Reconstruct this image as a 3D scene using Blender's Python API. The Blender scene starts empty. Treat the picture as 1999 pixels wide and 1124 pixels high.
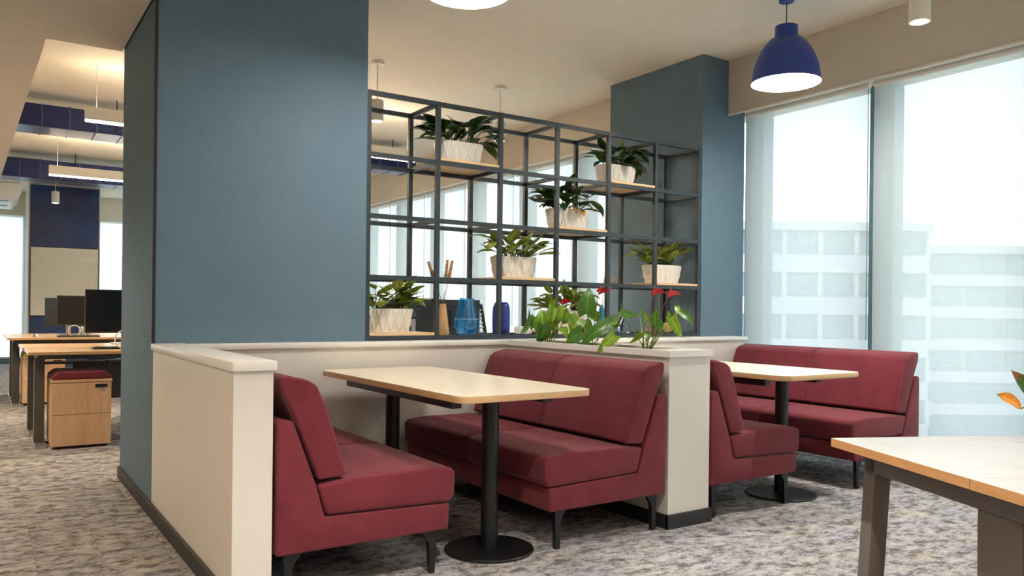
import bpy, bmesh, math, random
from mathutils import Vector, Matrix

SC = bpy.context.scene
COL = SC.collection
PI = math.pi
R = math.radians


def lin(r, g, b):
    f = lambda c: c / 12.92 if c <= 0.04045 else ((c + 0.055) / 1.055) ** 2.4
    return (f(r / 255), f(g / 255), f(b / 255), 1.0)


# ------------------------------------------------------------------ camera
cam_d = bpy.data.cameras.new('camera')
cam = bpy.data.objects.new('camera', cam_d)
COL.objects.link(cam)
cam_d.sensor_fit = 'HORIZONTAL'
cam_d.sensor_width = 36.0
cam_d.lens = 1546.0 / 1999.0 * 36.0
cam_d.shift_y = 42.0 / 1999.0
cam_d.clip_end = 500
cam.matrix_world = (Matrix.Translation((0, 0, 1.10)) @ Matrix.Rotation(-R(33.95), 4, 'Z')
                    @ Matrix.Rotation(PI / 2, 4, 'X') @ Matrix.Rotation(R(0.63), 4, 'Z'))
SC.camera = cam

# ------------------------------------------------------------------ world, exposure
SKY = 2.2
W = bpy.data.worlds.new('overcast_sky')
SC.world = W
W.use_nodes = True
nt = W.node_tree
nt.nodes.clear()
bg = nt.nodes.new('ShaderNodeBackground')
bg.inputs[0].default_value = (0.87, 0.95, 1.0, 1)
bg.inputs[1].default_value = SKY
wo = nt.nodes.new('ShaderNodeOutputWorld')
nt.links.new(bg.outputs[0], wo.inputs[0])

SC.view_settings.view_transform = 'Standard'
SC.view_settings.look = 'None'
SC.view_settings.gamma = 1.0
SC.view_settings.use_curve_mapping = False
SC.view_settings.exposure = 0.62
SC.cycles.use_denoising = True
SC.cycles.max_bounces = 7
SC.cycles.glossy_bounces = 3
SC.cycles.transmission_bounces = 6
SC.cycles.diffuse_bounces = 3
SC.cycles.adaptive_threshold = 0.1
SC.cycles.adaptive_min_samples = 16
SC.cycles.caustics_reflective = False
SC.cycles.caustics_refractive = False
SC.cycles.transparent_max_bounces = 14
SC.cycles.sample_clamp_indirect = 8.0

WARM = (1.0, 0.79, 0.56)
WARMW = (1.0, 0.945, 0.88)
P_PENDANT = 47.0      # emission of pendant diffusers
P_SPOT = 135.0        # watts of the cylinder spots over the room
P_LINEAR = 85.0      # emission of the linear luminaires
P_UP_FILL = 26.0           # added upward fill of the office linear lights, hidden from below
P_OFFICE = 30.0      # watts of the office luminaires' area lamps

# ------------------------------------------------------------------ helpers


class MB:
    def __init__(self):
        self.bm = bmesh.new()

    def face(self, vs):
        try:
            return self.bm.faces.new(vs)
        except ValueError:
            return None

    def box(self, x0, x1, y0, y1, z0, z1):
        v = [self.bm.verts.new((x, y, z)) for x in (x0, x1) for y in (y0, y1) for z in (z0, z1)]
        for q in ((0, 1, 3, 2), (4, 6, 7, 5), (0, 4, 5, 1), (2, 3, 7, 6), (0, 2, 6, 4), (1, 5, 7, 3)):
            self.face([v[i] for i in q])
        return self

    def prism(self, pts, a, b, axis='y'):
        # pts: 2D polygon; extruded from a to b along axis
        def mk(p, t):
            if axis == 'y':
                return (p[0], t, p[1])
            if axis == 'z':
                return (p[0], p[1], t)
            return (t, p[0], p[1])
        va = [self.bm.verts.new(mk(p, a)) for p in pts]
        vb = [self.bm.verts.new(mk(p, b)) for p in pts]
        n = len(pts)
        self.face(va)
        self.face(vb[::-1])
        for i in range(n):
            self.face([va[i], vb[i], vb[(i + 1) % n], va[(i + 1) % n]])
        return self

    def lathe(self, prof, c=(0, 0, 0), n=24, close=True, sx=1, sy=1):
        rings = []
        for r, z in prof:
            if r < 1e-6:
                rings.append([self.bm.verts.new((c[0], c[1], c[2] + z))])
            else:
                rings.append([self.bm.verts.new((c[0] + sx * r * math.cos(2 * PI * i / n), c[1] + sy * r * math.sin(2 * PI * i / n), c[2] + z)) for i in range(n)])
        for a, b in zip(rings, rings[1:]):
            for i in range(n):
                j = (i + 1) % n
                if len(a) == 1 and len(b) == 1:
                    continue
                if len(a) == 1:
                    self.face([a[0], b[j], b[i]])
                elif len(b) == 1:
                    self.face([a[i], a[j], b[0]])
                else:
                    self.face([a[i], a[j], b[j], b[i]])
        return self

    def tube(self, path, r, n=6, caps=True, closed=False):
        P = [Vector(p) for p in path]
        m = len(P)
        rr = r if isinstance(r, (list, tuple)) else [r] * m
        rings = []
        ref = None
        for i in range(m):
            if closed:
                t = P[(i + 1) % m] - P[i - 1]
            else:
                t = P[min(i + 1, m - 1)] - P[max(i - 1, 0)]
            if t.length < 1e-9:
                t = Vector((0, 0, 1))
            t.normalize()
            if ref is None:
                ref = Vector((0, 0, 1)) if abs(t.z) < .9 else Vector((1, 0, 0))
            u = ref - t * ref.dot(t)
            if u.length < 1e-6:
                u = t.orthogonal()
            u.normalize()
            ref = u
            w = t.cross(u)
            rings.append([self.bm.verts.new(P[i] + (u * math.cos(2 * PI * k / n) + w * math.sin(2 * PI * k / n)) * rr[i]) for k in range(n)])
        rng = range(m) if closed else range(m - 1)
        for i in rng:
            a, b = rings[i], rings[(i + 1) % m]
            for k in range(n):
                self.face([a[k], a[(k + 1) % n], b[(k + 1) % n], b[k]])
        if caps and not closed:
            self.face(rings[0][::-1])
            self.face(rings[-1])
        return self

    def bevel(self, w, seg=2):
        bmesh.ops.remove_doubles(self.bm, verts=self.bm.verts, dist=1e-6)
        bmesh.ops.recalc_face_normals(self.bm, faces=self.bm.faces)
        es = [e for e in self.bm.edges if len(e.link_faces) == 2 and e.calc_face_angle(0) > 0.35]
        bmesh.ops.bevel(self.bm, geom=es, offset=w, segments=seg, profile=0.5, affect='EDGES', clamp_overlap=True)
        return self

    def mesh(self, name, mat, smooth=None):
        bmesh.ops.recalc_face_normals(self.bm, faces=self.bm.faces)
        me = bpy.data.meshes.new(name)
        self.bm.to_mesh(me)
        self.bm.free()
        if mat:
            me.materials.append(mat)
        if smooth is not None:
            for p in me.polygons:
                p.use_smooth = True
            try:
                me.set_sharp_from_angle(angle=smooth)
            except Exception:
                pass
        return me

    def build(self, name, mat, parent=None, smooth=None, loc=(0, 0, 0), rot=None, label=None):
        return link(name, self.mesh(name, mat, smooth), parent, loc, rot, label)


def link(name, data, parent=None, loc=(0, 0, 0), rot=None, label=None):
    o = bpy.data.objects.new(name, data)
    COL.objects.link(o)
    o.parent = parent
    o.location = loc
    if rot:
        o.rotation_euler = rot
    if label:
        o['label'] = label
    return o


def tag(o, label=None, cat=None, group=None, kind=None):
    if label:
        o['label'] = label
    if cat:
        o['category'] = cat
    if group:
        o['group'] = group
    if kind:
        o['kind'] = kind
    return o


def thing(name, label, cat, loc=(0, 0, 0), rz=0, group=None):
    o = bpy.data.objects.new(name, None)
    o.empty_display_size = 0.1
    COL.objects.link(o)
    o.location = loc
    o.rotation_euler = (0, 0, rz)
    return tag(o, label, cat, group)


def copy_tree(o, parent=None):
    c = o.copy()
    COL.objects.link(c)
    c.parent = parent
    for ch in o.children:
        copy_tree(ch, c)
    return c


def struct(name, mb, mat, smooth=None, parent=None, label=None):
    o = mb.build(name, mat, parent, smooth, label=label)
    if parent is None:
        o['kind'] = 'structure'
    return o


def box(x0, x1, y0, y1, z0, z1, bev=0, seg=2):
    m = MB().box(x0, x1, y0, y1, z0, z1)
    if bev:
        m.bevel(bev, seg)
    return m


def rrect(x0, x1, y0, y1, r, n=5):
    pts = []
    for cx, cy, a0 in ((x1 - r, y1 - r, 0), (x0 + r, y1 - r, PI / 2), (x0 + r, y0 + r, PI), (x1 - r, y0 + r, 1.5 * PI)):
        for i in range(n + 1):
            a = a0 + PI / 2 * i / n
            pts.append((cx + r * math.cos(a), cy + r * math.sin(a)))
    return pts


def lamp(name, kind, energy, color, parent, loc, rot=(0, 0, 0), **kw):
    d = bpy.data.lights.new(name, kind)
    d.energy = energy
    d.color = color
    for k, v in kw.items():
        setattr(d, k, v)
    return link(name, d, parent, loc, rot)


# ------------------------------------------------------------------ materials
MAT = {}


def new_mat(name):
    m = bpy.data.materials.new(name)
    m.use_nodes = True
    n = m.node_tree
    b = n.nodes['Principled BSDF']
    MAT[name] = m
    return m, n, b


def nd(n, t, **kw):
    x = n.nodes.new(t)
    for k, v in kw.items():
        setattr(x, k, v)
    return x


def coords(n, space='Object', scale=(1, 1, 1), world=False):
    if world:
        g = nd(n, 'ShaderNodeNewGeometry')
        src = g.outputs['Position']
    else:
        g = nd(n, 'ShaderNodeTexCoord')
        src = g.outputs[space]
    mp = nd(n, 'ShaderNodeMapping')
    mp.inputs['Scale'].default_value = scale
    n.links.new(src, mp.inputs['Vector'])
    return mp.outputs[0]


def noise(n, vec, scale, detail=4, rough=.55):
    t = nd(n, 'ShaderNodeTexNoise')
    t.inputs['Scale'].default_value = scale
    t.inputs['Detail'].default_value = detail
    t.inputs['Roughness'].default_value = rough
    n.links.new(vec, t.inputs['Vector'])
    return t.outputs['Fac']


def ramp(n, fac, stops):
    r = nd(n, 'ShaderNodeValToRGB')
    e = r.color_ramp.elements
    while len(e) < len(stops):
        e.new(0.5)
    for el, (p, c) in zip(e, stops):
        el.position = p
        el.color = c
    n.links.new(fac, r.inputs[0])
    return r.outputs[0]


def mix(n, fac, a, b, mode='MIX'):
    m = nd(n, 'ShaderNodeMix', data_type='RGBA', blend_type=mode)
    for sock, v in ((m.inputs[0], fac), (m.inputs[6], a), (m.inputs[7], b)):
        if hasattr(v, 'is_linked') or hasattr(v, 'links'):
            n.links.new(v, sock)
        else:
            sock.default_value = v
    return m.outputs[2]


def bump(n, b, h, strength, dist=0.01):
    x = nd(n, 'ShaderNodeBump')
    x.inputs['Strength'].default_value = strength
    x.inputs['Distance'].default_value = dist
    n.links.new(h, x.inputs['Height'])
    n.links.new(x.outputs[0], b.inputs['Normal'])


def paint(name, col, rough=.55, var=.05, metallic=0, bmp=.03, scale=6, spec=.5, coat=0):
    m, n, b = new_mat(name)
    v = coords(n, world=False)
    f = noise(n, v, scale, 5)
    c0 = tuple(max(0, x * (1 - var)) for x in col[:3]) + (1,)
    c1 = tuple(min(1, x * (1 + var)) for x in col[:3]) + (1,)
    n.links.new(ramp(n, f, [(.3, c0), (.7, c1)]), b.inputs['Base Color'])
    b.inputs['Roughness'].default_value = rough
    b.inputs['Metallic'].default_value = metallic
    b.inputs['Specular IOR Level'].default_value = spec
    b.inputs['Coat Weight'].default_value = coat
    if bmp:
        bump(n, b, noise(n, v, scale * 40, 2), bmp, .002)
    return m


def wood(name, c1, c2, scale=(1, 1, 1), rough=.4, grain=3.0):
    m, n, b = new_mat(name)
    v = coords(n, scale=scale)
    f = noise(n, v, grain, 6, .6)
    f2 = noise(n, v, grain * 6, 4, .6)
    base = ramp(n, f, [(.3, c1), (.7, c2)])
    dk = tuple(x * .86 for x in c1[:3]) + (1,)
    fine = ramp(n, f2, [(.42, dk), (.6, (1, 1, 1, 1))])
    mm = mix(n, .18, base, fine, 'MULTIPLY')
    n.links.new(mm, b.inputs['Base Color'])
    b.inputs['Roughness'].default_value = rough
    bump(n, b, f2, .05, .002)
    return m


def fabric(name, col, rough=.85, sheen=.35):
    m, n, b = new_mat(name)
    v = coords(n)
    f = noise(n, v, 9, 5)
    f2 = noise(n, v, 420, 2)
    c0 = tuple(x * .86 for x in col[:3]) + (1,)
    c1 = tuple(x * 1.12 for x in col[:3]) + (1,)
    a = ramp(n, f, [(.3, c0), (.7, c1)])
    g = ramp(n, f2, [(.3, (.78, .78, .78, 1)), (.7, (1.15, 1.15, 1.15, 1))])
    n.links.new(mix(n, .8, a, g, 'MULTIPLY'), b.inputs['Base Color'])
    b.inputs['Roughness'].default_value = rough
    b.inputs['Sheen Weight'].default_value = sheen
    b.inputs['Sheen Roughness'].default_value = .45
    b.inputs['Sheen Tint'].default_value = (1, .75, .8, 1)
    b.inputs['Specular IOR Level'].default_value = .2
    bump(n, b, f2, .25, .002)
    return m


def carpet(name):
    m, n, b = new_mat(name)
    g = nd(n, 'ShaderNodeNewGeometry')
    oi = nd(n, 'ShaderNodeObjectInfo')
    rv = nd(n, 'ShaderNodeVectorMath', operation='SCALE')
    cmb = nd(n, 'ShaderNodeCombineXYZ')
    n.links.new(oi.outputs['Random'], cmb.inputs[0])
    n.links.new(oi.outputs['Random'], cmb.inputs[1])
    n.links.new(cmb.outputs[0], rv.inputs[0])
    rv.inputs['Scale'].default_value = 7.0
    ad = nd(n, 'ShaderNodeVectorMath', operation='ADD')
    n.links.new(g.outputs['Position'], ad.inputs[0])
    n.links.new(rv.outputs[0], ad.inputs[1])
    mp = nd(n, 'ShaderNodeMapping')
    mp.inputs['Scale'].default_value = (1.0, 1.7, 1)
    n.links.new(ad.outputs[0], mp.inputs[0])
    v = mp.outputs[0]
    big = noise(n, v, 10.0, 10, .82)
    mid = noise(n, v, 3.2, 6, .65)
    hue = noise(n, v, 2.6, 5, .6)
    fine = noise(n, g.outputs['Position'], 260, 2, .6)
    fine2 = noise(n, g.outputs['Position'], 620, 1, .5)
    base = ramp(n, big, [(.36, lin(82, 79, 79)), (.45, lin(112, 109, 109)), (.50, lin(158, 155, 155)), (.62, lin(188, 185, 183))])
    lav = ramp(n, hue, [(.5, (1, 1, 1, 1)), (.66, (.90, .92, 1.05, 1))])
    base = mix(n, 1.0, base, lav, 'MULTIPLY')
    cream = ramp(n, mid, [(.55, (1, 1, 1, 1)), (.7, (1.12, 1.05, .84, 1))])
    base = mix(n, 1.0, base, cream, 'MULTIPLY')
    fl = ramp(n, fine, [(.34, (.50, .49, .48, 1)), (.50, (1, 1, 1, 1)), (.66, (1.4, 1.38, 1.35, 1))])
    base = mix(n, 1.0, base, fl, 'MULTIPLY')
    fl2 = ramp(n, fine2, [(.35, (.78, .78, .78, 1)), (.65, (1.15, 1.15, 1.15, 1))])
    base = mix(n, 1.0, base, fl2, 'MULTIPLY')
    n.links.new(base, b.inputs['Base Color'])
    b.inputs['Roughness'].default_value = .95
    b.inputs['Specular IOR Level'].default_value = .1
    bump(n, b, fine, .6, .004)
    return m


def emit(name, col, strength):
    m, n, b = new_mat(name)
    n.nodes.remove(b)
    e = nd(n, 'ShaderNodeEmission')
    e.inputs[0].default_value = col + (1,) if len(col) == 3 else col
    e.inputs[1].default_value = strength
    n.links.new(e.outputs[0], n.nodes['Material Output'].inputs[0])
    return m


def leafmat(name, dark, light, variegated=0, edge=None):
    m, n, b = new_mat(name)
    tc = nd(n, 'ShaderNodeTexCoord')
    oi = nd(n, 'ShaderNodeObjectInfo')
    sep = nd(n, 'ShaderNodeSeparateXYZ')
    n.links.new(tc.outputs['UV'], sep.inputs[0])
    mp = nd(n, 'ShaderNodeMapping')
    mp.inputs['Scale'].default_value = (7, 2.5, 1)
    n.links.new(tc.outputs['UV'], mp.inputs[0])
    cmb = nd(n, 'ShaderNodeCombineXYZ')
    n.links.new(oi.outputs['Random'], cmb.inputs[2])
    sc = nd(n, 'ShaderNodeVectorMath', operation='SCALE')
    n.links.new(cmb.outputs[0], sc.inputs[0])
    sc.inputs['Scale'].default_value = 30
    ad = nd(n, 'ShaderNodeVectorMath', operation='ADD')
    n.links.new(mp.outputs[0], ad.inputs[0])
    n.links.new(sc.outputs[0], ad.inputs[1])
    f = noise(n, ad.outputs[0], 1.0, 4, .6)
    if variegated:
        f = noise(n, ad.outputs[0], 3.2, 5, .7)
        c = ramp(n, f, [(.43, dark), (.49, light), (.56, light), (.61, dark)])
    else:
        c = ramp(n, f, [(.3, dark), (.75, light)])
    # pale midrib
    ab = nd(n, 'ShaderNodeMath', operation='ABSOLUTE')
    sb = nd(n, 'ShaderNodeMath', operation='SUBTRACT')
    n.links.new(sep.outputs[1], sb.inputs[0])
    sb.inputs[1].default_value = .5
    n.links.new(sb.outputs[0], ab.inputs[0])
    rib = ramp(n, ab.outputs[0], [(.02, (1, 1, 1, 1)), (.05, (0, 0, 0, 1))])
    lighter = tuple(min(1, x * 1.5) for x in light[:3]) + (1,)
    c = mix(n, rib, c, lighter)
    if edge:
        tip = ramp(n, sep.outputs[0], [(.72, (0, 0, 0, 1)), (.95, (1, 1, 1, 1))])
        c = mix(n, tip, c, edge)
    n.links.new(c, b.inputs['Base Color'])
    b.inputs['Roughness'].default_value = .34
    b.inputs['Subsurface Weight'].default_value = 0
    tr = nd(n, 'ShaderNodeBsdfTranslucent')
    n.links.new(c, tr.inputs[0])
    mx = nd(n, 'ShaderNodeMixShader')
    mx.inputs[0].default_value = .25
    out = n.nodes['Material Output']
    n.links.new(b.outputs[0], mx.inputs[1])
    n.links.new(tr.outputs[0], mx.inputs[2])
    n.links.new(mx.outputs[0], out.inputs[0])
    return m


def screen_blind(name, transp=.5):
    m, n, b = new_mat(name)
    n.nodes.remove(b)
    out = n.nodes['Material Output']
    v = coords(n, scale=(1, 1, 1))
    wv = noise(n, v, 500, 1)
    col = ramp(n, wv, [(.3, (.62, .64, .63, 1)), (.7, (.72, .74, .73, 1))])
    t = nd(n, 'ShaderNodeBsdfTransparent')
    tl = nd(n, 'ShaderNodeBsdfTranslucent')
    df = nd(n, 'ShaderNodeBsdfDiffuse')
    n.links.new(col, tl.inputs[0])
    n.links.new(col, df.inputs[0])
    m1 = nd(n, 'ShaderNodeMixShader')
    m1.inputs[0].default_value = .32
    n.links.new(tl.outputs[0], m1.inputs[1])
    n.links.new(df.outputs[0], m1.inputs[2])
    m2 = nd(n, 'ShaderNodeMixShader')
    m2.inputs[0].default_value = transp
    n.links.new(m1.outputs[0], m2.inputs[1])
    n.links.new(t.outputs[0], m2.inputs[2])
    n.links.new(m2.outputs[0], out.inputs[0])
    return m


def pane_glass(name, tint=(.93, .97, .97), refl=.07):
    m, n, b = new_mat(name)
    n.nodes.remove(b)
    out = n.nodes['Material Output']
    t = nd(n, 'ShaderNodeBsdfTransparent')
    t.inputs[0].default_value = tint + (1,)
    g = nd(n, 'ShaderNodeBsdfGlossy')
    g.inputs['Roughness'].default_value = .02
    mx = nd(n, 'ShaderNodeMixShader')
    mx.inputs[0].default_value = refl
    n.links.new(t.outputs[0], mx.inputs[1])
    n.links.new(g.outputs[0], mx.inputs[2])
    n.links.new(mx.outputs[0], out.inputs[0])
    return m


def real_glass(name, col, rough=0.0, ior=1.45, tint_mix=0.0):
    m, n, b = new_mat(name)
    v = coords(n)
    f = noise(n, v, 8, 2)
    c0 = tuple(x * .9 for x in col[:3]) + (1,)
    n.links.new(ramp(n, f, [(.3, c0), (.7, col)]), b.inputs['Base Color'])
    b.inputs['Transmission Weight'].default_value = 1 - tint_mix
    b.inputs['Roughness'].default_value = rough
    b.inputs['IOR'].default_value = ior
    return m


blue_paint = paint('slate_blue_paint', lin(98, 121, 137), .62, .03, bmp=0, spec=.3)
white_panel = paint('warm_white_laminate', lin(228, 222, 212), .38, .015, bmp=0)
cap_white = paint('white_solid_surface', lin(240, 236, 228), .28, .02, bmp=.01, scale=12)
ceil_paint = paint('ceiling_paint', lin(240, 232, 216), .8, .015, bmp=0)
wall_paint = paint('off_white_wall_paint', lin(224, 214, 198), .75, .02, bmp=0)
bulk_paint = paint('bulkhead_paint', lin(208, 199, 184), .7, .015, bmp=0)
black_metal = paint('black_powder_coat', lin(17, 18, 19), .42, .08, bmp=.05, scale=20)
shelf_metal = paint('charcoal_powder_coat', lin(42, 51, 56), .45, .06, bmp=0, scale=20)
base_black = paint('black_skirting', lin(38, 38, 41), .45, .05)
trim_black = paint('black_trim', lin(20, 20, 21), .5, .05)
carpet_m = carpet('mottled_carpet')
burgundy = fabric('burgundy_fabric', lin(113, 45, 54), sheen=.2)
piping_m = fabric('burgundy_piping', lin(84, 28, 38))
table_wood = wood('birch_laminate', lin(232, 216, 188), lin(242, 229, 205), (9, 1, 9), .3, 2.2)
table_edge = wood('birch_edge', lin(206, 166, 116), lin(222, 186, 138), (8, 1, 12), .45, 4)
desk_wood = wood('oak_desk_laminate', lin(222, 184, 146), lin(236, 202, 166), (1, 9, 9), .24, 2.2)
desk_edge = wood('oak_edge', lin(200, 156, 108), lin(218, 178, 130), (2, 14, 14), .45, 3)
near_top = wood('pale_desk_laminate', lin(168, 167, 165), lin(176, 175, 173), (1, 9, 9), .34, 2.2)
near_top.node_tree.nodes['Principled BSDF'].inputs['Specular IOR Level'].default_value = .2
near_edge = wood('oak_band', lin(182, 132, 84), lin(202, 154, 104), (1.5, 1.5, 40), .45, 6)
ped_wood = wood('pedestal_oak', lin(212, 170, 128), lin(228, 190, 150), (9, 9, 1), .45, 2.5)
shelf_wood = wood('shelf_birch', lin(222, 184, 136), lin(238, 205, 160), (1, 12, 12), .45, 3)
taupe_metal = paint('taupe_powder_coat', lin(104, 96, 90), .45, .05, bmp=.04, scale=25)
grey_metal = paint('grey_desk_metal', lin(88, 84, 80), .35, .05, metallic=.3)
silver = paint('brushed_silver', lin(196, 196, 196), .3, .05, metallic=.9)
navy_duct = paint('navy_duct_paint', lin(22, 36, 88), .30, .08, metallic=.3)
duct_seam = paint('duct_seam', lin(70, 82, 120), .35, .05, metallic=.4)
white_metal = paint('white_lamp_metal', lin(235, 230, 220), .45, .02)
blue_lamp = paint('royal_blue_lacquer', lin(36, 62, 150), .38, .03, bmp=0)
black_plastic = paint('black_plastic', lin(26, 26, 28), .4, .05)
screen_black = paint('screen_glass', lin(12, 12, 14), .16, .02, bmp=0)
screen_brown = paint('screen_glass_matte', lin(40, 37, 36), .28, .02, bmp=0)
mon_back = paint('monitor_back_plastic', lin(58, 70, 80), .5, .04)
grey_mark = paint('light_grey_mark', lin(190, 196, 200), .4, .02)
pot_white = paint('white_ceramic', lin(236, 230, 220), .38, .015, bmp=0)
soil_m = paint('potting_soil', lin(62, 46, 34), .95, .35, bmp=.6, scale=60)
mullion_m = paint('mullion_aluminium', lin(96, 128, 138), .35, .03, metallic=.2)
whiteboard_m = paint('whiteboard_enamel', lin(226, 216, 196), .06, .01, bmp=0, coat=.5)
blue_ribbed = paint('cobalt_ceramic', lin(38, 52, 128), .32, .05, bmp=0)
tan_vase = wood('tan_wood_vase', lin(196, 156, 104), lin(214, 178, 126), (8, 8, 1), .5, 4)
straw = paint('dried_straw', lin(194, 150, 98), .8, .25, bmp=.3, scale=60)
stem_red = paint('reddish_stem', lin(150, 80, 56), .55, .1)
stem_green = paint('green_stem', lin(128, 150, 50), .5, .15)
stem_dark = paint('dark_green_stem', lin(60, 84, 34), .5, .15)
spathe_m = paint('red_spathe', lin(214, 28, 48), .22, .08, bmp=0)
spadix_m = paint('pink_spadix', lin(226, 96, 92), .5, .1)
yellow_fab = fabric('mustard_fabric', lin(190, 166, 36))
white_plastic = paint('white_plastic', lin(232, 228, 222), .4, .02)
amber_leaf = leafmat('amber_leaf', lin(196, 120, 40), lin(222, 150, 62), 0, lin(110, 92, 50))
lily_leaf = leafmat('lily_leaf', lin(34, 62, 20), lin(58, 92, 34), 0)
lily_brown = leafmat('lily_leaf_browned', lin(38, 66, 22), lin(66, 98, 38), 0, lin(150, 88, 40))
lily_yellow = leafmat('lily_leaf_yellowed', lin(214, 150, 30), lin(232, 170, 48), 0, lin(120, 110, 40))
agl_leaf = leafmat('variegated_leaf', lin(48, 82, 28), lin(178, 190, 88), 1)
anth_leaf = leafmat('anthurium_leaf', lin(92, 132, 32), lin(142, 174, 54), 0)
anth_leaf2 = leafmat('anthurium_leaf_dark', lin(58, 104, 34), lin(86, 132, 46), 0)
blind_m = screen_blind('screen_blind_fabric')
glass_m = pane_glass('window_glass')
blue_glass = pane_glass('blue_glass', (.52, .88, 1.0), .10)
_n = blue_glass.node_tree
_mx = [q for q in _n.nodes if q.type == 'MIX_SHADER'][0]
_tl = nd(_n, 'ShaderNodeBsdfTranslucent')
_tl.inputs[0].default_value = lin(60, 170, 235)
_m2 = nd(_n, 'ShaderNodeMixShader')
_m2.inputs[0].default_value = .12
_n.links.new(_mx.outputs[0], _m2.inputs[1])
_n.links.new(_tl.outputs[0], _m2.inputs[2])
_n.links.new(_m2.outputs[0], _n.nodes['Material Output'].inputs[0])
clear_glass = real_glass('clear_glass', lin(240, 244, 244), 0, 1.42)
speckle_blue = paint('turquoise_speckle', lin(40, 150, 190), .3, .5, bmp=0, scale=60)
pendant_glow = emit('pendant_diffuser_glow', (1.0, .955, .90), P_PENDANT)
spot_glow = emit('spot_lens_glow', (1.0, .88, .72), 14)
up_fill = emit('linear_up_fill_glow', (1.0, .80, .56), P_UP_FILL)
corridor_fill = emit('corridor_fill_glow', (1.0, .80, .56), 95)
lounge_fill = emit('lounge_fill_glow', (1.0, .93, .83), 90)
fill_glow = emit('fill_soft_glow', (1.0, .90, .76), 9)
linear_glow = emit('linear_led_glow', (1.0, .82, .60), P_LINEAR)
concrete = paint('far_concrete', lin(186, 190, 198), .8, .04)
far_glass = paint('far_window_glass', lin(120, 142, 150), .2, .1, bmp=0)
far_pave = paint('far_pavement', lin(214, 212, 206), .9, .06)


def navy_print():
    m, n, b = new_mat('navy_ring_print')
    tc = nd(n, 'ShaderNodeTexCoord')
    mp = nd(n, 'ShaderNodeMapping')
    mp.inputs['Location'].default_value = (-.12, 0, -2.48)
    n.links.new(tc.outputs['Object'], mp.inputs[0])
    wv = nd(n, 'ShaderNodeTexWave', wave_type='RINGS', rings_direction='Y')
    wv.inputs['Scale'].default_value = 6.5
    n.links.new(mp.outputs[0], wv.inputs[0])
    ln = ramp(n, wv.outputs['Fac'], [(.8, (0, 0, 0, 1)), (.95, (1, 1, 1, 1))])
    gr = nd(n, 'ShaderNodeVectorMath', operation='LENGTH')
    n.links.new(mp.outputs[0], gr.inputs[0])
    fall = ramp(n, gr.outputs['Value'], [(.35, (1, 1, 1, 1)), (.62, (0, 0, 0, 1))])
    k = mix(n, 1.0, ln, fall, 'MULTIPLY')
    f = noise(n, tc.outputs['Object'], 1.1, 2)
    base = ramp(n, f, [(.35, lin(36, 32, 60)), (.65, lin(20, 60, 110))])
    n.links.new(mix(n, k, base, lin(74, 66, 84)), b.inputs['Base Color'])
    b.inputs['Roughness'].default_value = .5
    return m


navy_m = navy_print()

# ------------------------------------------------------------------ the setting
CEIL = 3.2
XW = 5.62
XL, YB, YF = -3.0, -4.5, 17.4

floor = struct('floor', box(XL, XW + .1, YB, YF + .1, -.25, -.004), carpet_m)
tile_me = box(-.1245, .1245, -.4992, .4992, -.004, 0).mesh('carpet_tile', carpet_m)


def tiles(ix0, ix1, y0, y1):
    for ix in range(ix0, ix1):
        x = .085 + .25 * ix
        off = (.48 + .5 * (ix % 2)) % 1.0
        y = math.floor(y0) + off
        while y < y1:
            inside = .78 < x < 1.9 and 4.6 < y < 5.4
            if y > y0 - .5 and not inside and (y < 4.6 or x < 1.7):
                o = link('carpet_tile', tile_me, floor, (x, y, 0))
            y += 1.0


tiles(-1, 6, 4.5, 14)
tiles(-1, 21, 1.0, 4.4)

# ceiling, lowered soffit over the corridor, bulkhead along the windows
struct('ceiling', box(XL, XW + .1, YB, YF + .1, CEIL, CEIL + .2), ceil_paint)
sof = MB().prism([(XL, YB), (.745, YB), (.745, 5.6), (.325, 5.6), (.214, 12.3), (XL, 12.3)], 2.72, CEIL - .001, 'z')
struct('soffit_corridor', sof, wall_paint)
bk = MB().prism([(5.19, 2.745), (5.19, CEIL - .001), (XW + .09, CEIL - .001), (XW + .09, 2.80), (5.22, 2.80), (5.22, 2.745)], YB, YF, 'y')
bulk = struct('bulkhead_window', bk, bulk_paint)
box(5.183, 5.192, YB, YF, 2.738, 2.752).build('edge_bead', white_metal, bulk)

struct('wall_rear', box(XL, XW + .1, YB - .1, YB, 0, CEIL), wall_paint)
struct('wall_left', box(XL - .1, XL, YB, YF, 0, CEIL), wall_paint)

# blue column block beside the corridor
struct('wall_blue', box(.755, 1.945, 4.482, 5.58, 0, CEIL), blue_paint)
struct('trim_1', box(.750, .766, 4.477, 4.489, .902, CEIL), trim_black)
# the second column by the window
struct('wall_column', box(4.882, 5.395, 4.498, 5.64, 0, CEIL), blue_paint)
# low white partitions with caps
pl = struct('wall_low_left', box(.757, .900, 2.90, 4.482, 0, .868), white_panel)
cp = MB().prism(rrect(.747, .912, 2.885, 4.49, .012, 3), .868, .902, 'z').bevel(.004, 2)
cp.build('cap', cap_white, pl, R(35), label='white solid-surface cap of the low left partition')
pb = struct('wall_low_back', box(.900, 5.20, 4.345, 4.495, 0, .868), white_panel)
box(.912, 5.27, 4.332, 4.95, .868, .898, .004).build('cap', cap_white, pb, R(35))
box(5.2, 5.26, 4.36, 4.495, 0, .868).build('end_post', white_panel, pb)
for x in (1.62, 2.36, 3.96):
    pass
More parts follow.
